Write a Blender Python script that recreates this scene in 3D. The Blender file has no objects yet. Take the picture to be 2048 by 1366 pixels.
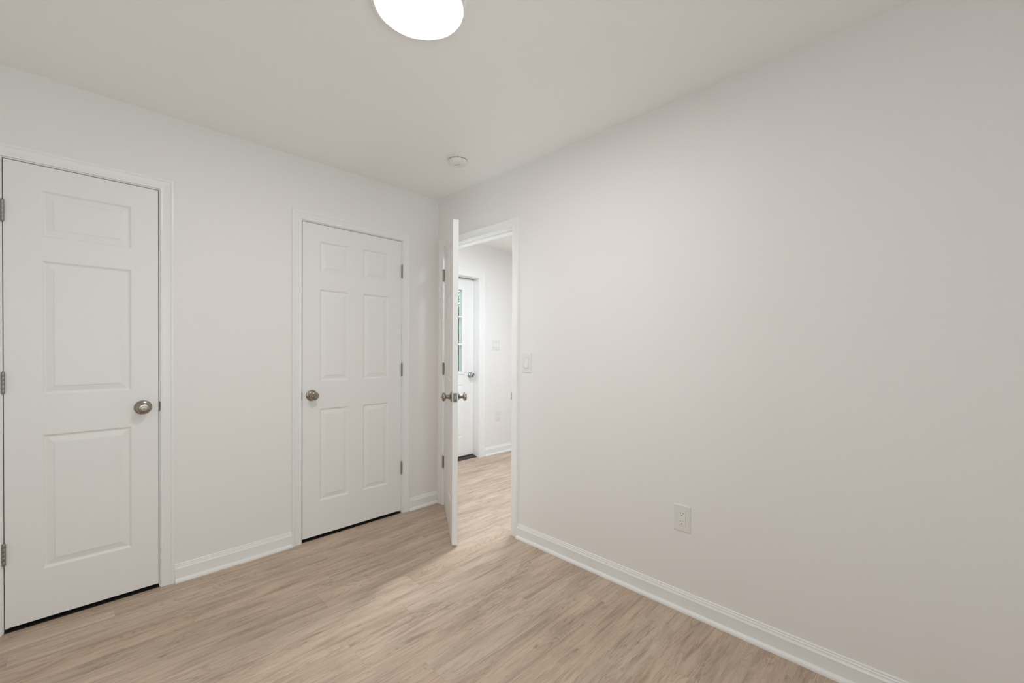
import bpy, bmesh, math, random
from mathutils import Vector, Matrix

scene = bpy.context.scene
COL = scene.collection
PI = math.pi

# ------------------------------------------------------------------ camera, world, exposure
cam_d = bpy.data.cameras.new('camera')
cam = bpy.data.objects.new('camera', cam_d)
COL.objects.link(cam)
scene.camera = cam
cam_d.sensor_width = 36.0
cam_d.lens = 838.83 / 2048 * 36
cam_d.shift_y = 23.34 / 2048
cam_d.clip_start = 0.02
YAW, PITCH, ROLL = 0.7787893, -0.0079848, 0.0050864
Fv = Vector((math.cos(YAW) * math.cos(PITCH), math.sin(YAW) * math.cos(PITCH), math.sin(PITCH)))
Rv = Vector((math.sin(YAW), -math.cos(YAW), 0))
Uv = Rv.cross(Fv)
c_, s_ = math.cos(ROLL), math.sin(ROLL)
R2 = c_ * Rv + s_ * Uv
U2 = -s_ * Rv + c_ * Uv
m = Matrix((R2, U2, -Fv)).transposed().to_4x4()
m.translation = Vector((-2.00086, -2.82364, 1.24132))
cam.matrix_world = m

world = bpy.data.worlds.new('overcast_sky')
scene.world = world
world.use_nodes = True
bg = world.node_tree.nodes['Background']
bg.inputs[0].default_value = (0.81, 0.90, 1.0, 1)
bg.inputs[1].default_value = 3.9

scene.view_settings.view_transform = 'Standard'
scene.view_settings.look = 'None'
scene.view_settings.gamma = 1.0
scene.view_settings.exposure = 0.0
scene.view_settings.use_curve_mapping = False
scene.cycles.use_denoising = True
scene.cycles.max_bounces = 14
scene.cycles.diffuse_bounces = 10

ROOM_LED = 53.5
HALL_LED = 142.0
ROOM_LED_COL = (1.0, 0.957, 0.928)
HALL_LED_COL = (0.85, 0.92, 1.0)


def portal(name, loc, rot, sx, sy):
    d = bpy.data.lights.new(name, 'AREA')
    d.shape = 'RECTANGLE'
    d.size, d.size_y = sx, sy
    d.cycles.is_portal = True
    o = bpy.data.objects.new(name, d)
    COL.objects.link(o)
    o.location = loc
    o.rotation_euler = rot


# room: corner at the origin, the closet wall is y = 0, the long blank wall is x = 0
X0, Y0, H = -2.72, -3.40, 2.4497      # window wall, rear wall, ceiling
XE, YE = 3.30, 0.83                   # hall far wall, entry wall
WT = 0.115                            # wall thickness
W1 = (-2.45, -0.95, 0.60, 2.05)       # window in the rear wall: x0, x1, z0, z1
W3W = (-3.15, -2.25, 0.85, 1.95)      # unseen window added in the side wall, cool light for the blank wall
W2 = (-2.60, -0.10, 0.25, 2.10)       # window in the hall's far wall
portal('portal_room_window', ((W1[0] + W1[1]) / 2, Y0 - WT - .02, (W1[2] + W1[3]) / 2), (PI / 2, 0, 0), W1[1] - W1[0], W1[3] - W1[2])
portal('portal_fill_window', (X0 - WT - .02, (W3W[0] + W3W[1]) / 2, (W3W[2] + W3W[3]) / 2), (0, -PI / 2, 0), W3W[3] - W3W[2], W3W[1] - W3W[0])
portal('portal_hall_window', (XE + WT + .02, (W2[0] + W2[1]) / 2, (W2[2] + W2[3]) / 2), (0, PI / 2, 0), W2[3] - W2[2], W2[1] - W2[0])


# ------------------------------------------------------------------ materials
def new_mat(name):
    mt = bpy.data.materials.new(name)
    mt.use_nodes = True
    nt = mt.node_tree
    return mt, nt, nt.nodes['Principled BSDF']


def N(nt, t, **kw):
    n = nt.nodes.new(t)
    for k, v in kw.items():
        setattr(n, k, v)
    return n


def L(nt, a, b):
    nt.links.new(a, b)


def paint(name, col, rough, bump=0.0, scale=350.0, spec=0.5, stretch=None, coat=0.0, tone=0.0):
    mt, nt, b = new_mat(name)
    b.inputs['Base Color'].default_value = (*col, 1)
    b.inputs['Roughness'].default_value = rough
    b.inputs['Specular IOR Level'].default_value = spec
    tc = N(nt, 'ShaderNodeTexCoord')
    if bump:
        mp = N(nt, 'ShaderNodeMapping')
        if stretch:
            mp.inputs['Scale'].default_value = stretch
        no = N(nt, 'ShaderNodeTexNoise')
        no.inputs['Scale'].default_value = scale
        no.inputs['Detail'].default_value = 3
        bp = N(nt, 'ShaderNodeBump')
        bp.inputs['Strength'].default_value = bump
        bp.inputs['Distance'].default_value = 0.001
        L(nt, tc.outputs['Object'], mp.inputs[0])
        L(nt, mp.outputs[0], no.inputs['Vector'])
        L(nt, no.outputs['Fac'], bp.inputs['Height'])
        L(nt, bp.outputs[0], b.inputs['Normal'])
    if tone:
        n2 = N(nt, 'ShaderNodeTexNoise')
        n2.inputs['Scale'].default_value = 1.6
        n2.inputs['Detail'].default_value = 2
        mx = N(nt, 'ShaderNodeMix', data_type='RGBA')
        mx.inputs[6].default_value = (*col, 1)
        mx.inputs[7].default_value = (*[c * (1 - tone) for c in col], 1)
        L(nt, tc.outputs['Object'], n2.inputs['Vector'])
        L(nt, n2.outputs['Fac'], mx.inputs[0])
        L(nt, mx.outputs[2], b.inputs['Base Color'])
    return mt


def metal(name, col, rough):
    mt, nt, b = new_mat(name)
    b.inputs['Base Color'].default_value = (*col, 1)
    b.inputs['Metallic'].default_value = 1.0
    b.inputs['Roughness'].default_value = rough
    tc = N(nt, 'ShaderNodeTexCoord')
    no = N(nt, 'ShaderNodeTexNoise')
    no.inputs['Scale'].default_value = 400
    mr = N(nt, 'ShaderNodeMapRange')
    mr.inputs['To Min'].default_value = rough * .8
    mr.inputs['To Max'].default_value = rough * 1.25
    L(nt, tc.outputs['Object'], no.inputs['Vector'])
    L(nt, no.outputs['Fac'], mr.inputs[0])
    L(nt, mr.outputs[0], b.inputs['Roughness'])
    return mt


M_WALL = paint('eggshell_wall_paint', (.870, .848, .832), .55, .25, 260, .35, tone=.012)
M_HALLW = M_WALL
M_CEIL = paint('flat_ceiling_paint', (.940, .934, .922), .9, .3, 200, .2, tone=.01)
M_TRIM = paint('semigloss_trim_paint', (.880, .875, .868), .28, .06, 90, .5)
M_DOOR = paint('satin_door_paint', (.868, .855, .842), .40, .35, 60, .45, stretch=(9, 9, 1))
M_PLATE = paint('white_plastic', (.84, .83, .80), .35, 0, spec=.5)
M_PLATE2 = paint('grey_white_plastic', (.80, .79, .77), .35, 0, spec=.5)
M_NICKEL = metal('satin_nickel', (.36, .31, .26), .22)
M_CHROME = metal('polished_chrome', (.45, .46, .48), .14)
M_HINGE = metal('brushed_nickel', (.33, .32, .295), .38)
M_LATCH = metal('dull_steel', (.20, .19, .17), .45)
M_DARKP = paint('dark_slot', (.015, .014, .013), .7)
M_GREY = paint('grey_print', (.40, .39, .375), .7)
M_WEATHER = paint('dark_weatherstrip', (.10, .10, .105), .7)
M_SILL = paint('bronze_threshold', (.05, .034, .028), .45, .2, 80)
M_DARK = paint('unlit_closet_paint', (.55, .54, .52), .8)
M_GAPSHADE = paint('closet_gap_shade', (.022, .019, .016), .9, .3, 60)  # near black: the shade in the gap under the closet doors, put into the colour
M_BARK = paint('bark', (.10, .07, .05), .9, .6, 40)
M_LAWN = paint('lawn', (.07, .14, .04), .95, .8, 30, tone=.4)
M_DEBRIS = paint('paint_fleck', (.9, .9, .88), .6)


def emit(name, col, st):
    mt, nt, b = new_mat(name)
    nt.nodes.remove(b)
    e = N(nt, 'ShaderNodeEmission')
    e.inputs[0].default_value = (*col, 1)
    e.inputs[1].default_value = st
    L(nt, e.outputs[0], nt.nodes['Material Output'].inputs[0])
    return mt


def ring_mat():
    mt, nt, b = new_mat('frosted_rim')
    b.inputs['Base Color'].default_value = (.93, .93, .92, 1)
    b.inputs['Roughness'].default_value = .4
    tr = N(nt, 'ShaderNodeBsdfTranslucent')
    tr.inputs[0].default_value = (.95, .95, .94, 1)
    mx = N(nt, 'ShaderNodeMixShader')
    mx.inputs[0].default_value = .10
    L(nt, b.outputs[0], mx.inputs[1])
    L(nt, tr.outputs[0], mx.inputs[2])
    L(nt, mx.outputs[0], nt.nodes['Material Output'].inputs[0])
    return mt


M_RIM = ring_mat()
M_LED = emit('lit_diffuser', ROOM_LED_COL, ROOM_LED)
M_LED2 = emit('lit_hall_diffuser', HALL_LED_COL, HALL_LED)


def glass_mat():
    mt, nt, b = new_mat('clear_pane')
    nt.nodes.remove(b)
    tr = N(nt, 'ShaderNodeBsdfTransparent')
    tr.inputs[0].default_value = (.93, .97, .95, 1)
    gl = N(nt, 'ShaderNodeBsdfGlossy')
    gl.inputs['Roughness'].default_value = .02
    fr = N(nt, 'ShaderNodeFresnel')
    fr.inputs[0].default_value = 1.45
    mx = N(nt, 'ShaderNodeMixShader')
    L(nt, fr.outputs[0], mx.inputs[0])
    L(nt, tr.outputs[0], mx.inputs[1])
    L(nt, gl.outputs[0], mx.inputs[2])
    L(nt, mx.outputs[0], nt.nodes['Material Output'].inputs[0])
    return mt


M_GLASS = glass_mat()


def leaf_mat():
    mt, nt, b = new_mat('glossy_leaf')
    at = N(nt, 'ShaderNodeNewGeometry')
    cr = N(nt, 'ShaderNodeValToRGB')
    el = cr.color_ramp.elements
    el[0].color = (.010, .030, .012, 1)
    el[1].color = (.10, .24, .05, 1)
    e = cr.color_ramp.elements.new(.55)
    e.color = (.035, .105, .03, 1)
    L(nt, at.outputs['Random Per Island'], cr.inputs[0])
    L(nt, cr.outputs[0], b.inputs['Base Color'])
    b.inputs['Roughness'].default_value = .5
    return mt


M_LEAF = leaf_mat()

PW, PL, SEAM = .157, 1.22, -.795


def floor_mat():
    mt, nt, b = new_mat('oak_vinyl_plank')
    tc = N(nt, 'ShaderNodeTexCoord')
    sep = N(nt, 'ShaderNodeSeparateXYZ')
    L(nt, tc.outputs['Object'], sep.inputs[0])

    def math_(op, a, c=None, d=None):
        n = N(nt, 'ShaderNodeMath', operation=op)
        for i, v in enumerate((a, c, d)):
            if v is None:
                continue
            if isinstance(v, (int, float)):
                n.inputs[i].default_value = v
            else:
                L(nt, v, n.inputs[i])
        return n.outputs[0]

    X, Y = sep.outputs[0], sep.outputs[1]
    row_f = math_('DIVIDE', math_('SUBTRACT', Y, SEAM - 18 * PW), PW)     # 0..32
    row = math_('FLOOR', row_f)
    # joints seen in the photograph, one position per row of planks
    joints = {17: -.774, 18: -1.19, 19: -1.077, 16: -.93, 10: -.55, 9: -.40}
    # row 18 spans SEAM .. SEAM + PW
    ramp = N(nt, 'ShaderNodeValToRGB')
    ramp.color_ramp.interpolation = 'CONSTANT'
    rnd = random.Random(5)
    els = ramp.color_ramp.elements
    rowu = math_('DIVIDE', math_('ADD', row, .5), 32)
    last = .1
    for i in range(30):
        if i in joints:
            v = (joints[i] / PL) % 1.0
        else:
            v = (last + rnd.uniform(.25, .75)) % 1.0
        last = v
        if i == 0:
            e = els[0]
        elif i == 1:
            e = els[1]
            e.position = 1 / 32
        else:
            e = els.new(i / 32)
        e.color = (v, v, v, 1)
    L(nt, rowu, ramp.inputs[0])
    sepc = N(nt, 'ShaderNodeSeparateColor')
    L(nt, ramp.outputs[0], sepc.inputs[0])
    off = sepc.outputs[0]
    xf = math_('SUBTRACT', math_('DIVIDE', X, PL), off)
    col = math_('FLOOR', xf)
    # distance to seams (m)
    fy = math_('FRACT', row_f)
    fx = math_('FRACT', xf)
    dy = math_('MULTIPLY', math_('MINIMUM', fy, math_('SUBTRACT', 1, fy)), PW)
    dx = math_('MULTIPLY', math_('MINIMUM', fx, math_('SUBTRACT', 1, fx)), PL)
    d = math_('MINIMUM', dy, dx)
    mr = N(nt, 'ShaderNodeMapRange')
    mr.inputs['From Min'].default_value = .0003
    mr.inputs['From Max'].default_value = .0015
    L(nt, d, mr.inputs[0])
    seam = mr.outputs[0]                       # 0 in the seam
    cid = N(nt, 'ShaderNodeCombineXYZ')
    L(nt, row, cid.inputs[0])
    L(nt, col, cid.inputs[1])
    wn = N(nt, 'ShaderNodeTexWhiteNoise', noise_dimensions='3D')
    L(nt, cid.outputs[0], wn.inputs['Vector'])
    wsep = N(nt, 'ShaderNodeSeparateColor')
    L(nt, wn.outputs['Color'], wsep.inputs[0])
    r1, r2, r3 = wsep.outputs[0], wsep.outputs[1], wsep.outputs[2]

    def vec(sx, sy, kz=17.0):
        c = N(nt, 'ShaderNodeCombineXYZ')
        L(nt, math_('MULTIPLY_ADD', r1, 23.0, math_('MULTIPLY', X, sx)), c.inputs[0])
        L(nt, math_('MULTIPLY_ADD', r2, 31.0, math_('MULTIPLY', Y, sy)), c.inputs[1])
        L(nt, math_('MULTIPLY', r3, kz), c.inputs[2])
        return c.outputs[0]

    def noise(v, sc, det=4, rough=.55, dist=0.0):
        n = N(nt, 'ShaderNodeTexNoise')
        n.inputs['Scale'].default_value = sc
        n.inputs['Detail'].default_value = det
        n.inputs['Roughness'].default_value = rough
        n.inputs['Distortion'].default_value = dist
        L(nt, v, n.inputs['Vector'])
        return n.outputs['Fac']

    def rng(v, a, b_, c=0.0, e=1.0):
        n = N(nt, 'ShaderNodeMapRange')
        n.inputs['From Min'].default_value = a
        n.inputs['From Max'].default_value = b_
        n.inputs['To Min'].default_value = c
        n.inputs['To Max'].default_value = e
        L(nt, v, n.inputs[0])
        return n.outputs[0]

    broad = noise(vec(1.0, 4.5), 2.0, 5, .62, .8)           # wide darker clouds along the plank
    streak = noise(vec(1.0, 16.0), 2.6, 6, .62, .9)        # long streaks
    fine = noise(vec(14.0, 110.0), 3.2, 4, .7, .3)         # pores
    # cathedral figure: thin contour lines of a stretched field
    field = noise(vec(1.0, 6.5), 1.25, 2, .5, .35)
    rings = math_('FRACT', math_('MULTIPLY', field, 34.0))
    ring = math_('ABSOLUTE', math_('SUBTRACT', rings, .5))
    ringm = math_('MULTIPLY', rng(ring, .0, .22, 1, 0), rng(noise(vec(1.1, 5.0, 29.), 1.9, 3), .46, .60))
    crack = rng(math_('ABSOLUTE', math_('SUBTRACT', streak, .5)), 0, .013, 1, 0)
    crackm = math_('MULTIPLY', crack, rng(noise(vec(1.6, 5.0, 11.), 2.2, 2), .50, .60))
    # small knots
    vo = N(nt, 'ShaderNodeTexVoronoi')
    vo.inputs['Scale'].default_value = 3.2
    L(nt, vec(1.0, 2.2, 5.0), vo.inputs['Vector'])
    knot = rng(vo.outputs['Distance'], .010, .070, 1, 0)

    base = N(nt, 'ShaderNodeMix', data_type='RGBA')
    base.inputs[6].default_value = (.635, .488, .372, 1)
    base.inputs[7].default_value = (.450, .335, .248, 1)
    L(nt, rng(broad, .36, .72), base.inputs[0])

    def mul(colsock, fac, colr):
        n = N(nt, 'ShaderNodeMix', data_type='RGBA', blend_type='MULTIPLY')
        L(nt, fac, n.inputs[0])
        L(nt, colsock, n.inputs[6])
        n.inputs[7].default_value = (*colr, 1)
        return n.outputs[2]

    c = base.outputs[2]
    c = mul(c, rng(streak, .48, .72), (.64, .60, .56))
    c = mul(c, rng(fine, .42, .72, 0, .8), (.80, .78, .75))
    c = mul(c, math_('MULTIPLY', ringm, .55), (.60, .54, .48))
    c = mul(c, math_('MULTIPLY', crackm, .8), (.40, .34, .30))
    c = mul(c, math_('MULTIPLY', knot, .6), (.35, .28, .22))
    # plank to plank tone
    tone = N(nt, 'ShaderNodeHueSaturation')
    L(nt, math_('MULTIPLY_ADD', r3, .07, .985), tone.inputs['Value'])
    L(nt, math_('MULTIPLY_ADD', r2, .12, .86), tone.inputs['Saturation'])
    L(nt, c, tone.inputs['Color'])
    c = mul(tone.outputs[0], math_('MULTIPLY', math_('SUBTRACT', 1, seam), .20), (.45, .40, .35))
    L(nt, c, b.inputs['Base Color'])
    b.inputs['Specular IOR Level'].default_value = .45
    L(nt, rng(streak, .3, .7, .42, .52), b.inputs['Roughness'])
    bp = N(nt, 'ShaderNodeBump')
    bp.inputs['Strength'].default_value = .35
    bp.inputs['Distance'].default_value = .0008
    hgt = math_('ADD', math_('MULTIPLY', seam, .6), math_('MULTIPLY', fine, -.25))
    L(nt, hgt, bp.inputs['Height'])
    L(nt, bp.outputs[0], b.inputs['Normal'])
    return mt


M_FLOOR = floor_mat()


# ------------------------------------------------------------------ helpers
def tag(o, label=None, cat=None, group=None, kind=None):
    if label:
        o['label'] = label
    if cat:
        o['category'] = cat
    if group:
        o['group'] = group
    if kind:
        o['kind'] = kind
    return o


def mesh_obj(name, bm, mat, parent=None, loc=None, rot=None, smooth=False, mats=None):
    bmesh.ops.recalc_face_normals(bm, faces=bm.faces)
    me = bpy.data.meshes.new(name)
    bm.to_mesh(me)
    bm.free()
    for mm in (mats or [mat]):
        me.materials.append(mm)
    if smooth:
        for p in me.polygons:
            p.use_smooth = True
    o = bpy.data.objects.new(name, me)
    COL.objects.link(o)
    if parent:
        o.parent = parent
    if loc:
        o.location = loc
    if rot:
        o.rotation_euler = rot
    if smooth:
        me.set_sharp_from_angle(angle=math.radians(32))
    return o


def empty(name, loc, rz=0.0):
    o = bpy.data.objects.new(name, None)
    COL.objects.link(o)
    o.location = loc
    o.rotation_euler = (0, 0, rz)
    o.empty_display_size = .1
    return o


def box(bm, x0, x1, y0, y1, z0, z1, bev=0.0, seg=2, mi=0):
    r = bmesh.ops.create_cube(bm, size=1)
    vs = r['verts']
    for v in vs:
        v.co = Vector((x0 + (v.co.x + .5) * (x1 - x0), y0 + (v.co.y + .5) * (y1 - y0), z0 + (v.co.z + .5) * (z1 - z0)))
    fs = {f for v in vs for f in v.link_faces}
    if bev:
        es = {e for v in vs for e in v.link_edges}
        rb = bmesh.ops.bevel(bm, geom=list(es), offset=bev, segments=seg, profile=.5, affect='EDGES')
        fs = set(rb['faces']) | {f for f in fs if f.is_valid}
    if mi:
        for f in fs:
            if f.is_valid:
                f.material_index = mi


def quad(bm, pts):
    bm.faces.new([bm.verts.new(p) for p in pts])


def lathe(bm, prof, M, seg=40, cap=True, mi=0):
    """prof: (radius, height) along local z; M places it."""
    rings = []
    for r, h in prof:
        if r < 1e-6:
            rings.append([bm.verts.new(M @ Vector((0, 0, h)))])
        else:
            rings.append([bm.verts.new(M @ Vector((r * math.cos(2 * PI * i / seg), r * math.sin(2 * PI * i / seg), h))) for i in range(seg)])
    for a, c in zip(rings, rings[1:]):
        for i in range(seg):
            j = (i + 1) % seg
            if len(a) == 1 and len(c) == 1:
                continue
            if len(a) == 1:
                f = bm.faces.new([a[0], c[i], c[j]])
            elif len(c) == 1:
                f = bm.faces.new([a[i], a[j], c[0]])
            else:
                f = bm.faces.new([a[i], a[j], c[j], c[i]])
            f.material_index = mi
    if cap:
        for rg in (rings[0], rings[-1]):
            if len(rg) > 1:
                f = bm.faces.new(rg)
                f.material_index = mi


def wall_grid(bm, to3, a_rng, t0, t1, holes):
    """solid wall in (a, t, z) with rectangular holes (a0, a1, z0, z1)."""
    a_c = sorted({a_rng[0], a_rng[1]} | {h[0] for h in holes} | {h[1] for h in holes})
    z_c = sorted({0.0, H} | {h[2] for h in holes} | {h[3] for h in holes})

    def solid(i, k):
        if i < 0 or k < 0 or i >= len(a_c) - 1 or k >= len(z_c) - 1:
            return False
        am, zm = (a_c[i] + a_c[i + 1]) / 2, (z_c[k] + z_c[k + 1]) / 2
        return not any(h[0] < am < h[1] and h[2] < zm < h[3] for h in holes)

    for i in range(len(a_c) - 1):
        for k in range(len(z_c) - 1):
            if not solid(i, k):
                continue
            a0, a1, z0, z1 = a_c[i], a_c[i + 1], z_c[k], z_c[k + 1]
            for t in (t0, t1):
                quad(bm, [to3(a0, t, z0), to3(a1, t, z0), to3(a1, t, z1), to3(a0, t, z1)])
            for (di, dk, p) in ((-1, 0, [(a0, z0), (a0, z1)]), (1, 0, [(a1, z0), (a1, z1)]), (0, -1, [(a0, z0), (a1, z0)]), (0, 1, [(a0, z1), (a1, z1)])):
                if not solid(i + di, k + dk):
                    (pa, pz), (qa, qz) = p
                    quad(bm, [to3(pa, t0, pz), to3(qa, t0, qz), to3(qa, t1, qz), to3(pa, t1, pz)])
    bmesh.ops.remove_doubles(bm, verts=bm.verts, dist=1e-5)


# ------------------------------------------------------------------ shell
DT = 2.052          # door top
JT = 2.056          # underside of head jamb
D1 = (-2.253, -1.742)
D2 = (-1.038, -.332)
O3 = (-.848, -.0895)       # opening in the right wall, y
DE = (.247, 1.157)        # entry door, x

bm = bmesh.new()
box(bm, X0 - WT, 0, Y0 - WT, 0, -.10, 0)
box(bm, 0, XE + WT, Y0 - WT, YE + .20, -.10, 0)
floor = mesh_obj('floor', bm, M_FLOOR)
tag(floor, 'light oak look vinyl plank floor running through room and hall', 'floor', kind='structure')

bm = bmesh.new()
box(bm, X0 - WT, 0, 0, .80, -.10, 0)
tag(mesh_obj('closet_floor', bm, M_GAPSHADE), 'closet floor, blackened for the shade under the shut doors', 'floor', kind='structure')
bm = bmesh.new()
box(bm, X0 - WT, XE + WT, Y0 - WT, YE + .20, H, H + .1)
tag(mesh_obj('ceiling', bm, M_CEIL), 'flat white ceiling over the room and hall', 'ceiling', kind='structure')

tx = lambda a, t, z: (a, t, z)
ty = lambda a, t, z: (t, a, z)
JG = .020   # jamb thickness + gap

bm = bmesh.new()
wall_grid(bm, tx, (X0 - WT, 0), 0, WT, [(D1[0] - JG, D1[1] + JG, 0, JT + .018), (D2[0] - JG, D2[1] + JG, 0, JT + .018)])
tag(mesh_obj('wall_left', bm, M_WALL), 'warm white wall with the two closet doors', 'wall', kind='structure')
bm = bmesh.new()
wall_grid(bm, ty, (Y0 - WT, YE), 0, WT, [(O3[0] - JG, O3[1] + JG, 0, JT + .018)])
tag(mesh_obj('wall_right', bm, M_WALL), 'long blank warm white wall with the hall doorway', 'wall', kind='structure')
bm = bmesh.new()
wall_grid(bm, tx, (X0, 0), Y0 - WT, Y0, [W1])
tag(mesh_obj('wall_rear', bm, M_WALL), 'warm white wall with the bedroom window behind the camera', 'wall', kind='structure')
bm = bmesh.new()
wall_grid(bm, ty, (Y0 - WT, 0), X0 - WT, X0, [W3W])
tag(mesh_obj('wall_side', bm, M_WALL), 'warm white wall left of the camera with an added narrow window', 'wall', kind='structure')
# closets behind the two shut doors
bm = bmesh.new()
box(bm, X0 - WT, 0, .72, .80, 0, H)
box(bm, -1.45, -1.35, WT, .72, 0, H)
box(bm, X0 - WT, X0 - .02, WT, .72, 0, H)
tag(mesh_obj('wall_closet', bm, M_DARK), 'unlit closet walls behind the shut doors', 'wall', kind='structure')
# hall
bm = bmesh.new()
wall_grid(bm, tx, (WT, XE + WT), YE, YE + .16, [(DE[0] - JG, DE[1] + JG, 0, JT + .018)])
tag(mesh_obj('wall_entry', bm, M_HALLW), 'white hall wall around the entry door', 'wall', kind='structure')
bm = bmesh.new()
wall_grid(bm, ty, (Y0 - WT, YE), XE, XE + WT, [W2])
tag(mesh_obj('wall_hall', bm, M_HALLW), 'white far wall of the hall with a window', 'wall', kind='structure')
bm = bmesh.new()
wall_grid(bm, tx, (WT, XE), Y0 - WT, Y0, [])
tag(mesh_obj('wall_end', bm, M_HALLW), 'white end wall of the hall', 'wall', kind='structure')

# ------------------------------------------------------------------ baseboards
BB = [(0, 0), (.025, 0), (.0248, .005), (.0235, .010), (.0205, .0145), (.0165, .0175), (.012, .019), (.012, .066),
      (.0128, .0668), (.0128, .0695), (.0095, .0755), (.0080, .0800), (.0085, .0825), (.0070, .0850), (.0045, .0868), (.0052, .0880),
      (.0052, .0915), (.0035, .0938), (0, .0944)]


def baseboard(bm, p, q, nrm):
    """profile swept from p to q (2-D floor points); nrm points into the room."""
    A, B = [], []
    for t, z in BB:
        A.append(bm.verts.new((p[0] + nrm[0] * t, p[1] + nrm[1] * t, z)))
        B.append(bm.verts.new((q[0] + nrm[0] * t, q[1] + nrm[1] * t, z)))
    for i in range(len(BB) - 1):
        bm.faces.new([A[i], A[i + 1], B[i + 1], B[i]])
    bm.faces.new(A)
    bm.faces.new(B)


CW = .057
bm = bmesh.new()
baseboard(bm, (X0, 0), (D1[0] - .008 - CW, 0), (0, -1))
baseboard(bm, (D1[1] + .008 + CW, 0), (D2[0] - .008 - CW, 0), (0, -1))
baseboard(bm, (D2[1] + .008 + CW, 0), (0, 0), (0, -1))
tag(mesh_obj('baseboard_left', bm, M_TRIM), 'white baseboard with shoe molding below the closet wall', 'baseboard', kind='structure')
bm = bmesh.new()
baseboard(bm, (0, Y0), (0, O3[0] - .008 - CW), (-1, 0))
tag(mesh_obj('baseboard_right', bm, M_TRIM), 'white baseboard with shoe molding along the blank wall', 'baseboard', kind='structure')
bm = bmesh.new()
baseboard(bm, (X0, Y0), (0, Y0), (0, 1))
baseboard(bm, (X0, Y0), (X0, 0), (1, 0))
tag(mesh_obj('baseboard_rear', bm, M_TRIM), 'white baseboard behind the camera', 'baseboard', kind='structure')
bm = bmesh.new()
baseboard(bm, (DE[1] + .008 + .085, YE), (XE, YE), (0, -1))
baseboard(bm, (XE, YE), (XE, Y0), (-1, 0))
baseboard(bm, (WT, Y0), (WT, O3[0] - .008 - CW), (1, 0))
baseboard(bm, (WT, Y0), (XE, Y0), (0, 1))
tag(mesh_obj('baseboard_hall', bm, M_TRIM), 'white baseboard in the hall beyond the doorway', 'baseboard', kind='structure')

# ------------------------------------------------------------------ door frames
CP = [(0, 0), (0, .0085), (.0015, .0100), (.0040, .0105), (.0065, .0102), (.0078, .0092), (.0100, .0090), (.0125, .0094), (.0170, .0097),
      (.0180, .0091), (.0200, .0093), (.0300, .0108), (.0370, .0120), (.0385, .0113), (.0400, .0117), (.0415, .0134), (.0445, .0146),
      (.0490, .0149), (.0530, .0144), (.0560, .0128), (.0570, .0100), (.0570, 0)]


def casing(bm, to3, a0, a1, zt, w=CW, z0=0.0):
    """mitred casing round an opening a0..a1, head at zt; t = thickness off the wall."""
    k = w / CW
    rows = []
    for u, t in CP:
        u = u * k
        rows.append([bm.verts.new(to3(*c)) for c in ((a0 - u, t, z0), (a0 - u, t, zt + u), (a1 + u, t, zt + u), (a1 + u, t, z0))])
    for r, q in zip(rows, rows[1:]):
        for i in range(3):
            bm.faces.new([r[i], r[i + 1], q[i + 1], q[i]])
    for i in (0, 3):
        bm.faces.new([r[i] for r in rows])
    for i in range(3):
        bm.faces.new([rows[0][i], rows[0][i + 1], rows[-1][i + 1], rows[-1][i]])


def jamb_boxes(bm, to3, a0, a1, zt, t0, t1, stop_t, sw=.011, th=.0165, sl=.032):
    """head and side jambs a0..a1 clear, depth t0..t1, with a stop at stop_t."""
    def b(aa, ab, ta, tb, za, zb, bev=.0012):
        P = [to3(aa, ta, za), to3(ab, tb, zb)]
        box(bm, min(P[0][0], P[1][0]), max(P[0][0], P[1][0]), min(P[0][1], P[1][1]), max(P[0][1], P[1][1]), za, zb, bev, 1)
    b(a0 - th, a0, t0, t1, 0, zt + th)
    b(a1, a1 + th, t0, t1, 0, zt + th)
    b(a0, a1, t0, t1, zt, zt + th)
    b(a0, a0 + sw, stop_t, stop_t + sl, 0, zt, .002)
    b(a1 - sw, a1, stop_t, stop_t + sl, 0, zt, .002)
    b(a0 + sw, a1 - sw, stop_t, stop_t + sl, zt - sw, zt, .002)


def frame(name, label, to_wall, to_jamb, a0, a1, stop_t, depth, hall_side=None, w=CW, t0=.0):
    bm = bmesh.new()
    casing(bm, to_wall, a0 - .005, a1 + .005, JT + .005, w)
    if hall_side:
        casing(bm, hall_side, a0 - .005, a1 + .005, JT + .005, w)
    tr = mesh_obj(name, bm, M_TRIM)
    tag(tr, label, 'door trim', kind='structure')
    bm = bmesh.new()
    jamb_boxes(bm, to_jamb, a0, a1, JT, t0, depth, stop_t)
    mesh_obj('door_jamb', bm, M_TRIM, tr)
    return tr


G = .003
tr1 = frame('trim_1', 'white casing around the narrow closet door', lambda a, t, z: (a, -t, z), tx, D1[0] - G, D1[1] + G, .037, WT)
tr2 = frame('trim_2', 'white casing around the six panel closet door', lambda a, t, z: (a, -t, z), tx, D2[0] - G, D2[1] + G, .037, WT)
tr3 = frame('trim_3', 'white casing around the open hall doorway', lambda a, t, z: (-t, a, z), ty, O3[0] - .002, O3[1], .037, WT,
            hall_side=lambda a, t, z: (WT + t, a, z))
tr4 = frame('trim_4', 'white casing around the entry door in the hall', lambda a, t, z: (a, YE - t, z), tx, DE[0] - G, DE[1] + G, YE + .140, YE + .16, w=.085, t0=YE)


# ------------------------------------------------------------------ doors
RINGS = [(0, 0), (.0015, .0006), (.0045, .0036), (.0085, .0070), (.0115, .0078), (.0140, .0076), (.0360, .0026), (.0372, .0008), (.0405, .0004)]


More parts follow.
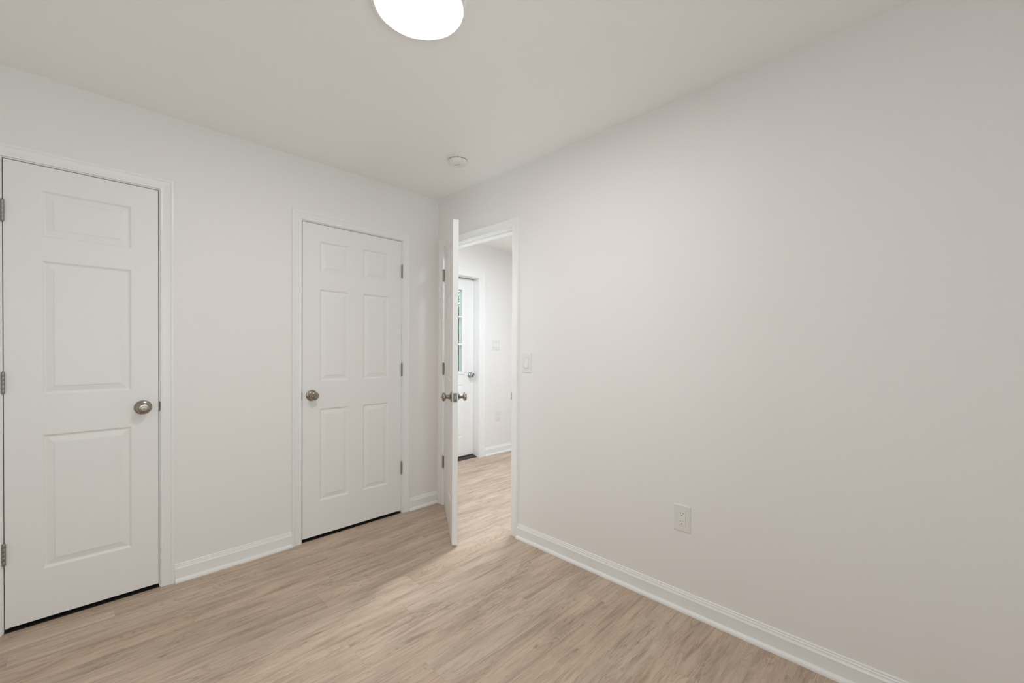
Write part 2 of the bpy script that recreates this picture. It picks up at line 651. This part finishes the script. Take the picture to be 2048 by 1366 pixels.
def slab(bm, W, Tk, z0, z1, panels, holes=(), bev=.0015):
    xs = sorted({0, W} | {v for p in list(panels) + list(holes) for v in p[:2]})
    zs = sorted({z0, z1} | {v for p in list(panels) + list(holes) for v in p[2:]})

    def inside(xm, zm, L_):
        return any(p[0] < xm < p[1] and p[2] < zm < p[3] for p in L_)
    for side in (0, 1):
        Y = lambda d: d if side == 0 else Tk - d
        for i in range(len(xs) - 1):
            for k in range(len(zs) - 1):
                xm, zm = (xs[i] + xs[i + 1]) / 2, (zs[k] + zs[k + 1]) / 2
                if inside(xm, zm, panels) or inside(xm, zm, holes):
                    continue
                quad(bm, [(xs[i], Y(0), zs[k]), (xs[i + 1], Y(0), zs[k]), (xs[i + 1], Y(0), zs[k + 1]), (xs[i], Y(0), zs[k + 1])])
        for p in panels:
            prev = None
            for d, dep in RINGS:
                c = [(p[0] + d, Y(dep), p[2] + d), (p[1] - d, Y(dep), p[2] + d), (p[1] - d, Y(dep), p[3] - d), (p[0] + d, Y(dep), p[3] - d)]
                if prev:
                    for q in range(4):
                        quad(bm, [prev[q], prev[(q + 1) % 4], c[(q + 1) % 4], c[q]])
                prev = c
            quad(bm, prev)
    for p in [(0, W, z0, z1)] + list(holes):
        for (a, b_) in (((p[0], p[2]), (p[1], p[2])), ((p[1], p[2]), (p[1], p[3])), ((p[1], p[3]), (p[0], p[3])), ((p[0], p[3]), (p[0], p[2]))):
            quad(bm, [(a[0], 0, a[1]), (b_[0], 0, b_[1]), (b_[0], Tk, b_[1]), (a[0], Tk, a[1])])
    bmesh.ops.remove_doubles(bm, verts=bm.verts, dist=1e-5)


KNOB = [(.0, .0), (.0345, .0), (.0355, .0012), (.0350, .0032), (.0320, .0050), (.0315, .0058), (.0260, .0078), (.0200, .0108), (.0165, .0150), (.0160, .0170),
        (.0135, .0180), (.0125, .0200), (.0120, .0300), (.0105, .0335), (.0110, .0350), (.0150, .0362), (.0215, .0385), (.0258, .0425),
        (.0275, .0480), (.0272, .0520), (.0255, .0560), (.0225, .0590), (.0205, .0600), (.0195, .0592), (.0130, .0600), (.0120, .0592),
        (.0105, .0592), (.0100, .0602), (.0, .0606)]


def add_knob(parent, x, z, T, back=True, mat=None, front_button=True):
    """knob set on a slab: front face at local y = 0, back face at y = T."""
    mat = mat or M_NICKEL
    Mf = Matrix.Translation((x, 0, z)) @ Matrix.Rotation(PI / 2, 4, 'X')      # local z -> -y
    bm = bmesh.new()
    lathe(bm, KNOB, Mf, 48, cap=False)
    k = mesh_obj('door_knob', bm, mat, parent, smooth=True)
    if front_button:
        bm = bmesh.new()
        lathe(bm, [(0.0, .058), (.0042, .058), (.0044, .0650), (.0030, .0672), (0, .0676)], Mf, 20, cap=False)
        mesh_obj('lock_button', bm, mat, k, smooth=True)
    if back:
        Mb = Matrix.Translation((x, T, z)) @ Matrix.Rotation(-PI / 2, 4, 'X')
        bm = bmesh.new()
        lathe(bm, KNOB, Mb, 48, cap=False)
        mesh_obj('door_knob', bm, mat, parent, smooth=True)
    return k


def add_latch(parent, W, z, T, sgn=1):
    """latch face plate and bolt on the free edge at local x = W (sgn 1) or 0 (sgn -1)."""
    bm = bmesh.new()
    e = .0012
    x0, x1 = (W - .001, W + e) if sgn > 0 else (-e, .001)
    box(bm, x0, x1, T / 2 - .0125, T / 2 + .0125, z - .0285, z + .0285, .0008, 1)
    for dz in (-.021, .021):
        M_ = Matrix.Translation((W if sgn > 0 else 0, T / 2, z + dz)) @ Matrix.Rotation(sgn * PI / 2, 4, 'Y')
        lathe(bm, [(0, e), (.0032, e), (.0030, e + .0006), (.0008, e + .0005), (0, e + .0002)], M_, 12, cap=False)
    lp = mesh_obj('latch_plate', bm, M_LATCH, parent, smooth=True)
    bm = bmesh.new()
    xo = W if sgn > 0 else 0
    pts = [(T / 2 - .008, z - .009), (T / 2 + .008, z - .009), (T / 2 + .008, z + .009), (T / 2 - .008, z + .009)]
    lo = [bm.verts.new((xo, y, zz)) for y, zz in pts]
    hi = [bm.verts.new((xo + sgn * (.010 if y < T / 2 else .003), y, zz)) for y, zz in pts]
    for i in range(4):
        bm.faces.new([lo[i], lo[(i + 1) % 4], hi[(i + 1) % 4], hi[i]])
    bm.faces.new(hi)
    bmesh.ops.bevel(bm, geom=list(bm.edges), offset=.0018, segments=2, affect='EDGES')
    mesh_obj('latch_bolt', bm, M_CHROME, lp, smooth=True)


def add_hinge(parent, x, z0, z1, sgn, y=-.0065, r=.0062):
    """five knuckle butt hinge; the knuckle stands in front of the face at y."""
    bm = bmesh.new()
    hh = z1 - z0
    prof = [(0, -.0035), (.0030, -.0030), (.0050, -.0010), (r * .9, .0)]
    for i in range(5):
        a, b_ = hh * i / 5, hh * (i + 1) / 5
        prof += [(r * .93, a + .0001), (r, a + .0010), (r, b_ - .0010), (r * .93, b_ - .0001)]
    prof += [(.0050, hh + .0010), (.0030, hh + .0030), (0, hh + .0035)]
    lathe(bm, prof, Matrix.Translation((x, y, z0)), 20, cap=False)
    # the two leaves, folded into the gap behind the knuckle
    box(bm, x - .0012, x + .0012, y, .028, z0, z1)
    h = mesh_obj('hinge', bm, M_HINGE, parent, smooth=True)
    return h


HZ = [(.300, .392), (1.042, 1.134), (1.784, 1.876)]


# door_1: narrow closet door, one column of three panels
def closet_door(name, label, x0, W, cols, hinge_side, knob_x, zb, zt):
    bm = bmesh.new()
    pan = []
    for a, b_ in cols:
        pan += [(a, b_, .243, .848), (a, b_, 1.030, 1.630), (a, b_, 1.738, 1.944)]
    slab(bm, W, .035, zb, zt, pan)
    d = mesh_obj(name, bm, M_DOOR, loc=(x0, 0, 0))
    tag(d, label, 'door', kind='structure')
    hx = -.0015 if hinge_side < 0 else W + .0015
    for a, b_ in HZ:
        add_hinge(d, hx, a, b_, hinge_side)
    add_knob(d, knob_x, .940, .035)
    add_latch(d, W, .940, .035, -hinge_side)
    return d


door1 = closet_door('door_1', 'narrow white closet door with three stacked panels', D1[0], D1[1] - D1[0], [(.110, .408)], -1, .451, .021, DT)
door2 = closet_door('door_2', 'white six panel closet door beside the room corner', D2[0], D2[1] - D2[0], [(.108, .302), (.405, .598)], 1, .0560, .021, DT)

# door_3: open hall door, pivoted on its hinges
bm = bmesh.new()
W3 = .7445
slab(bm, W3, .035, .018, 2.050, [p for a, b_ in ((.115, .325), (.427, .637)) for p in ((a, b_, .243, .848), (a, b_, 1.030, 1.630), (a, b_, 1.738, 1.944))])
OPEN = math.radians(32.35)
door3 = mesh_obj('door_3', bm, M_DOOR, loc=(-.001, O3[1] - .0034, 0), rot=(0, 0, -(PI / 2 + OPEN)))
tag(door3, 'white panel door standing open into the room, seen edge on', 'door', kind='structure')
for v in door3.data.vertices:
    v.co.x += .0045
for a, b_ in HZ:
    add_hinge(door3, .002, a, b_, -1, y=-.0070, r=.0082)
add_knob(door3, W3 + .0045 - .060, .940, .035)
add_latch(door3, W3 + .0045, .940, .035, 1)


# strike plates with their curled lips, on the jambs
def strike(parent, P, a_dir, t_dir, z, k=1.0, e=1.0):
    """P on jamb face at the wall plane; a_dir into the jamb, t_dir out of the wall."""
    bm = bmesh.new()
    a, t = Vector(a_dir), Vector(t_dir)
    prof = [(0.0006, -.030), (0.0006, .000), (.0010, .0030 * e), (.0026 * k, .0048 * e), (.0056 * k, .0058 * e), (.0056 * k, .0058 * e + .0012), (.0022 * k, .0058 * e + .0006), (-.0006, .0042 * e), (-.0006, -.030)]
    hz = [.0285, .0285, .0260, .0230, .0170, .0170, .0230, .0260, .0285]
    lo = [bm.verts.new(Vector(P) + a * u + t * v + Vector((0, 0, z - h))) for (u, v), h in zip(prof, hz)]
    hi = [bm.verts.new(Vector(P) + a * u + t * v + Vector((0, 0, z + h))) for (u, v), h in zip(prof, hz)]
    n = len(prof)
    for i in range(n):
        bm.faces.new([lo[i], lo[(i + 1) % n], hi[(i + 1) % n], hi[i]])
    bm.faces.new(lo)
    bm.faces.new(hi)
    return mesh_obj('strike_plate', bm, M_HINGE, parent, smooth=True)


strike(tr1, (D1[1] + G, 0, 0), (1, 0, 0), (0, -1, 0), .940)
strike(tr2, (D2[0] - G, 0, 0), (-1, 0, 0), (0, -1, 0), .940)
strike(tr3, (0, O3[0] - .002, 0), (0, -1, 0), (-1, 0, 0), .933, 1.7, 2.05)

# door_4: entry door with a nine lite window
YD = YE + .095
WE = DE[1] - DE[0]
GX0, GX1, GZ0, GZ1 = .165, .745, .985, 1.925
bm = bmesh.new()
slab(bm, WE, .044, .030, 2.050, [(.150, .400, .245, .845), (.510, .760, .245, .845)], [(GX0, GX1, GZ0, GZ1)])
door4 = mesh_obj('door_4', bm, M_TRIM, loc=(DE[0], YD, 0))
tag(door4, 'white entry door with a nine pane window beyond the doorway', 'door', kind='structure')
bm = bmesh.new()
for yy0, yy1 in ((-.010, .004), (.040, .046)):
    for (a, b_, c, d_) in ((GX0 - .024, GX0 + .010, GZ0 - .024, GZ1 + .024), (GX1 - .010, GX1 + .024, GZ0 - .024, GZ1 + .024),
                           (GX0 + .010, GX1 - .010, GZ0 - .024, GZ0 + .010), (GX0 + .010, GX1 - .010, GZ1 - .010, GZ1 + .024)):
        box(bm, a, b_, yy0, yy1, c, d_, .003, 2)
    for i in (1, 2):
        zz = GZ0 + .006 + (GZ1 - GZ0 - .012) * i / 3
        box(bm, GX0, GX1, yy0 + .004, yy1 - .002, zz - .009, zz + .009, .003, 1)
        xx = GX0 + (GX1 - GX0) * i / 3
        box(bm, xx - .009, xx + .009, yy0 + .004, yy1 - .002, GZ0, GZ1, .003, 1)
mesh_obj('window_frame', bm, M_TRIM, door4)
bm = bmesh.new()
box(bm, GX0, GX1, .019, .025, GZ0, GZ1)
mesh_obj('window_pane', bm, M_GLASS, door4)
kx = WE - .050
add_knob(door4, kx, .948, .044, mat=M_CHROME)
for a, b_ in HZ:
    add_hinge(door4, -.002, a, b_, -1)
bm = bmesh.new()
box(bm, .0, WE, -.003, .010, 2.0503, 2.0555)
mesh_obj('weatherstrip', bm, M_WEATHER, door4)
bm = bmesh.new()
box(bm, .0, WE, .0, .040, .0225, .0310)
mesh_obj('door_sweep', bm, M_WEATHER, door4)

bm = bmesh.new()
pf = [(0, 0), (0, .006), (.012, .012), (.020, .012), (.024, .017), (.030, .017), (.034, .014), (.050, .018), (.095, .019), (.10, 0)]
lo = [bm.verts.new((DE[0] - G, YE + .030 + a, b_)) for a, b_ in pf]
hi = [bm.verts.new((DE[1] + G, YE + .030 + a, b_)) for a, b_ in pf]
for i in range(len(pf)):
    j = (i + 1) % len(pf)
    bm.faces.new([lo[i], lo[j], hi[j], hi[i]])
bm.faces.new(lo)
bm.faces.new(hi)
tag(mesh_obj('door_threshold', bm, M_SILL), 'dark bronze ribbed threshold under the entry door', 'threshold')


# ------------------------------------------------------------------ windows outside the view (they let the daylight in)
def window(name, label, xa, xb, w, side, swap=False):
    y0, y1, z0, z1 = w
    s = side

    def wbox(bm, x0, x1, y0_, y1_, *r):
        if swap:
            box(bm, y0_, y1_, x0, x1, *r)
        else:
            box(bm, x0, x1, y0_, y1_, *r)

    bm = bmesh.new()
    for (a, b_, c, d_) in ((y0, y0 + .05, z0, z1), (y1 - .05, y1, z0, z1), (y0 + .05, y1 - .05, z0, z0 + .05), (y0 + .05, y1 - .05, z1 - .05, z1),
                           (y0 + .05, y1 - .05, (z0 + z1) / 2 - .02, (z0 + z1) / 2 + .02)):
        wbox(bm, xa + .03, xb - .03, a, b_, c, d_, .003, 1)
    wo = mesh_obj(name, bm, M_TRIM)
    tag(wo, label, 'window', kind='structure')
    bm = bmesh.new()
    wbox(bm, (xa + xb) / 2 - .003, (xa + xb) / 2 + .003, y0 + .045, y1 - .045, z0 + .045, z1 - .045)
    mesh_obj('window_pane', bm, M_GLASS, wo)
    bm = bmesh.new()
    xw = xb if s > 0 else xa
    for (a, b_, c, d_) in ((y0 - .07, y0, z0 - .07, z1 + .07), (y1, y1 + .07, z0 - .07, z1 + .07), (y0, y1, z1, z1 + .07), (y0, y1, z0 - .07, z0)):
        wbox(bm, min(xw, xw + s * .016), max(xw, xw + s * .016), a, b_, c, d_, .003, 1)
    mesh_obj('window_casing', bm, M_TRIM, wo)
    bm = bmesh.new()
    wbox(bm, min(xw - s * .05, xw + s * .05), max(xw - s * .05, xw + s * .05), y0 - .09, y1 + .09, z0 - .02, z0 + .001, .003, 1)
    mesh_obj('window_sill', bm, M_TRIM, wo)


window('window_1', 'white sash window behind the camera', Y0 - WT, Y0, W1, 1, swap=True)
window('window_fill', 'narrow white sash window added left of the camera for cool light', X0 - WT, X0, W3W, 1)
window('window_2', 'white sash window in the far hall wall', XE, XE + WT, W2, -1)


# ------------------------------------------------------------------ ceiling lights, smoke alarm
def led_light(name, label, x, y, r, mat):
    t = empty(name, (x, y, H))
    tag(t, label, 'ceiling light')
    bm = bmesh.new()
    lathe(bm, [(0, 0), (r - .002, 0), (r, -.002), (r, -.014), (r - .0015, -.0185), (r - .005, -.020), (r - .0115, -.020), (r - .013, -.0175), (r - .013, -.012), (0, -.012)],
          Matrix.Identity(4), 96, cap=False)
    mesh_obj('trim_ring', bm, M_RIM, t, smooth=True)
    bm = bmesh.new()
    rd = r - .0132
    prof = [(rd, -.0122), (rd, -.0160)]
    for i in range(1, 9):
        a = i / 8
        prof.append((rd * (1 - a), -.0160 - .0025 * (1 - (1 - a) ** 2)))
    lathe(bm, prof, Matrix.Identity(4), 96, cap=False)
    mesh_obj('diffuser', bm, mat, t, smooth=True)


led_light('ceiling_light', 'round flush white ceiling light cut by the top of the photo', -1.186, -1.558, .163, M_LED)
led_light('ceiling_light', 'round flush white ceiling light in the hall beyond the doorway', .62, -.56, .163, M_LED2)

sm = empty('smoke_detector', (-.345, -.698, H))
tag(sm, 'round white smoke alarm on the ceiling near the doorway', 'smoke alarm')
bm = bmesh.new()
lathe(bm, [(0, 0), (.064, 0), (.0650, -.002), (.0645, -.0070), (.0620, -.0090), (.0, -.0090)], Matrix.Identity(4), 64, cap=False)
mesh_obj('mounting_plate', bm, M_PLATE, sm, smooth=True)
bm = bmesh.new()
lathe(bm, [(0, -.0085), (.0560, -.0085), (.0560, -.0135), (.0595, -.0140), (.0600, -.0160), (.0585, -.0230), (.0550, -.0300), (.0480, -.0345), (.0380, -.0365), (0, -.0372)],
      Matrix.Identity(4), 64, cap=False)
cov = mesh_obj('alarm_cover', bm, M_PLATE, sm, smooth=True)
bm = bmesh.new()
for i in range(14):                      # sounder slots round the neck
    a0 = 2 * PI * i / 14
    aw = .17 if i % 3 else .10
    vs = []
    for k in range(5):
        a = a0 - aw + 2 * aw * k / 4
        vs.append((a, -.0095))
    lo = [bm.verts.new((.0565 * math.cos(a), .0565 * math.sin(a), -.0097)) for a, _ in vs]
    hi = [bm.verts.new((.0565 * math.cos(a), .0565 * math.sin(a), -.0130)) for a, _ in vs]
    lo2 = [bm.verts.new((.0545 * math.cos(a), .0545 * math.sin(a), -.0097)) for a, _ in vs]
    hi2 = [bm.verts.new((.0545 * math.cos(a), .0545 * math.sin(a), -.0130)) for a, _ in vs]
    for k in range(4):
        bm.faces.new([lo[k], lo[k + 1], hi[k + 1], hi[k]])
        bm.faces.new([lo2[k], lo2[k + 1], hi2[k + 1], hi2[k]])
    bm.faces.new([lo[0], hi[0], hi2[0], lo2[0]])
    bm.faces.new([lo[4], hi[4], hi2[4], lo2[4]])
mesh_obj('vent_slots', bm, M_DARKP, cov)
bm = bmesh.new()
# small grey printed oval with a dot beside it, off the middle of the cover
mk = Matrix.Rotation(math.radians(-62), 4, 'Z') @ Matrix.Translation((0, -.006, 0))
for cx, rx, ry in ((-.010, .013, .0048), (.010, .0042, .0036)):
    top = [bm.verts.new(mk @ Vector((cx + rx * math.cos(2 * PI * i / 24), ry * math.sin(2 * PI * i / 24), -.0366))) for i in range(24)]
    low = [bm.verts.new(mk @ Vector((cx + rx * math.cos(2 * PI * i / 24), ry * math.sin(2 * PI * i / 24), -.0376))) for i in range(24)]
    bm.faces.new(low)
    for i in range(24):
        bm.faces.new([top[i], top[(i + 1) % 24], low[(i + 1) % 24], low[i]])
mesh_obj('printed_mark', bm, M_GREY, cov)

# ------------------------------------------------------------------ wall plates (local: x across, -y out of the wall, z up)
def plate_base(name, label, loc, rz, w, h, cat, group=None):
    t = empty(name, loc, rz)
    tag(t, label, cat, group)
    return t


def add_plate(t, w, h, opens):
    """screwless cover plate with rectangular openings."""
    bm = bmesh.new()
    xs = sorted({-w / 2, w / 2} | {v for o in opens for v in o[:2]})
    zs = sorted({-h / 2, h / 2} | {v for o in opens for v in o[2:]})
    T = .0055
    e = .0022
    for i in range(len(xs) - 1):
        for k in range(len(zs) - 1):
            xm, zm = (xs[i] + xs[i + 1]) / 2, (zs[k] + zs[k + 1]) / 2
            if any(o[0] < xm < o[1] and o[2] < zm < o[3] for o in opens):
                continue
            P = []
            for (x, z) in ((xs[i], zs[k]), (xs[i + 1], zs[k]), (xs[i + 1], zs[k + 1]), (xs[i], zs[k + 1])):
                x = max(-w / 2 + e, min(w / 2 - e, x))
                z = max(-h / 2 + e, min(h / 2 - e, z))
                P.append((x, -T, z))
            quad(bm, P)
    o_ = [(-w / 2, 0, -h / 2), (w / 2, 0, -h / 2), (w / 2, 0, h / 2), (-w / 2, 0, h / 2)]
    m_ = [(x, -T + e, z) for x, _, z in o_]
    i_ = [(x - math.copysign(e, x), -T, z - math.copysign(e, z)) for x, _, z in o_]
    for A, B in ((o_, m_), (m_, i_)):
        for q in range(4):
            quad(bm, [A[q], A[(q + 1) % 4], B[(q + 1) % 4], B[q]])
    for o in opens:
        c = [(o[0], o[2]), (o[1], o[2]), (o[1], o[3]), (o[0], o[3])]
        for q in range(4):
            a, b_ = c[q], c[(q + 1) % 4]
            quad(bm, [(a[0], -T, a[1]), (b_[0], -T, b_[1]), (b_[0], -.001, b_[1]), (a[0], -.001, a[1])])
    bmesh.ops.remove_doubles(bm, verts=bm.verts, dist=1e-5)
    return mesh_obj('cover_plate', bm, M_PLATE2, t)


def rocker(t, cx, up=True):
    fr = bmesh.new()
    # decorator frame with the paddle inside
    for (a, b_, c, d_) in ((-.0165, -.0125, -.0335, .0335), (.0125, .0165, -.0335, .0335), (-.0125, .0125, -.0335, -.0290), (-.0125, .0125, .0290, .0335)):
        box(fr, cx + a, cx + b_, -.0068, -.001, c, d_, .0005, 1)
    mesh_obj('switch_frame', fr, M_PLATE2, t)
    bm = bmesh.new()
    s = 1 if up else -1
    prof = [(-.0288, -.0065 - .0042 * s), (0, -.0075), (.0288, -.0065 + .0020 * s)]
    lo = [bm.verts.new((cx - .0122, y, z)) for z, y in prof] + [bm.verts.new((cx - .0122, -.002, .0288)), bm.verts.new((cx - .0122, -.002, -.0288))]
    hi = [bm.verts.new((cx + .0122, y, z)) for z, y in prof] + [bm.verts.new((cx + .0122, -.002, .0288)), bm.verts.new((cx + .0122, -.002, -.0288))]
    for i in range(5):
        j = (i + 1) % 5
        bm.faces.new([lo[i], lo[j], hi[j], hi[i]])
    bm.faces.new(lo)
    bm.faces.new(hi)
    mesh_obj('rocker', bm, M_PLATE, t)


def outlet(t):
    bm = bmesh.new()
    box(bm, -.0165, .0165, -.0070, -.001, -.0335, .0335, .0008, 1)
    body = mesh_obj('receptacle', bm, M_PLATE, t)
    for sz in (-1, 1):
        zc = .0195 * sz
        bm = bmesh.new()
        box(bm, -.0075, -.0056, -.0073, -.0066, zc + .0010, zc + .0080)      # wide slot
        box(bm, .0057, .0074, -.0073, -.0066, zc + .0016, zc + .0074)
        M_ = Matrix.Translation((0, -.0066, zc - .0068)) @ Matrix.Rotation(PI / 2, 4, 'X')
        lathe(bm, [(0, .0), (.0023, .0), (.0023, .0007), (0, .0007)], M_, 16, cap=False)
        mesh_obj('socket_slots', bm, M_DARKP, body)


RX = -PI / 2     # local x -> world -y, local -y -> world -x : faces the room from the x = 0 wall
t = plate_base('light_switch', 'white single rocker switch beside the doorway casing', (0, -.9865, 1.157), RX, .077, .128, 'light switch')
add_plate(t, .077, .127, [(-.0170, .0170, -.0340, .0340)])
rocker(t, 0)
t = plate_base('electrical_outlet', 'white duplex wall outlet low on the long blank wall', (0, -2.001, .4405), RX, .079, .126, 'outlet')
add_plate(t, .078, .124, [(-.0170, .0170, -.0340, .0340)])
outlet(t)
t = plate_base('light_switch', 'white double rocker switch in the hall beside the entry door', (1.427, YE, 1.298), 0, .118, .12, 'light switch')
add_plate(t, .118, .120, [(-.0400, -.0060, -.0340, .0340), (.0060, .0400, -.0340, .0340)])
rocker(t, -.023)
rocker(t, .023)
t = plate_base('electrical_outlet', 'white duplex outlet in the hall above the baseboard', (1.468, YE, .443), 0, .078, .124, 'outlet')
add_plate(t, .078, .122, [(-.0170, .0170, -.0340, .0340)])
outlet(t)

# ------------------------------------------------------------------ garden seen through the entry door's panes
bm = bmesh.new()
box(bm, -6, 12, YE + .21, 14, -.35, -.25)
tag(mesh_obj('ground', bm, M_LAWN), 'lawn outside the entry door', 'lawn', kind='structure')


def shrub(x, y, rad, h, seed, label):
    rnd = random.Random(seed)
    t = empty('shrub', (x, y, -.25))
    tag(t, label, 'shrub', 'green shrubs outside the entry door')
    bm = bmesh.new()
    for i in range(5):
        a = rnd.uniform(0, 2 * PI)
        r0 = .03
        tip = Vector((math.cos(a) * rad * .45, math.sin(a) * rad * .45, h * .75))
        prev = None
        for k in range(5):
            f = k / 4
            c = Vector((tip.x * f ** 1.4, tip.y * f ** 1.4, tip.z * f))
            ring = [bm.verts.new(c + Vector((r0 * (1 - .75 * f) * math.cos(2 * PI * j / 6), r0 * (1 - .75 * f) * math.sin(2 * PI * j / 6), 0))) for j in range(6)]
            if prev:
                for j in range(6):
                    bm.faces.new([prev[j], prev[(j + 1) % 6], ring[(j + 1) % 6], ring[j]])
            prev = ring
    mesh_obj('stem', bm, M_BARK, t)
    bm = bmesh.new()
    for i in range(6500):
        u = rnd.gauss(0, 1), rnd.gauss(0, 1), rnd.gauss(0, 1)
        n = math.sqrt(sum(v * v for v in u)) or 1
        rr = rnd.random() ** .33
        bump = 1 + .16 * math.sin(5 * math.atan2(u[1], u[0]) + seed) + .12 * math.sin(6 * u[2] / n + seed * 2)
        p = Vector((u[0] / n * rad * rr * bump, u[1] / n * rad * rr * bump, h * .54 + u[2] / n * h * .48 * rr * bump))
        d = Vector((rnd.uniform(-1, 1), rnd.uniform(-1, 1), rnd.uniform(-.6, .6))).normalized()
        s = d.cross(Vector((rnd.uniform(-1, 1), rnd.uniform(-1, 1), rnd.uniform(-1, 1)))).normalized()
        up = d.cross(s) * .008
        l, w = rnd.uniform(.055, .105), rnd.uniform(.020, .034)
        bm.faces.new([bm.verts.new(p), bm.verts.new(p + d * l * .5 + s * w + up), bm.verts.new(p + d * l), bm.verts.new(p + d * l * .5 - s * w + up)])
    mesh_obj('foliage', bm, M_LEAF, t)


shrub(2.62, 3.20, .66, 2.55, 3, 'tall leafy shrub seen through the entry door panes')
shrub(.95, 3.05, .66, 2.35, 8, 'tall leafy shrub seen through the entry door panes')
shrub(-.75, 3.35, .66, 2.45, 14, 'tall leafy shrub seen through the entry door panes')
shrub(4.35, 4.60, .75, 2.75, 21, 'tall leafy shrub seen through the entry door panes')
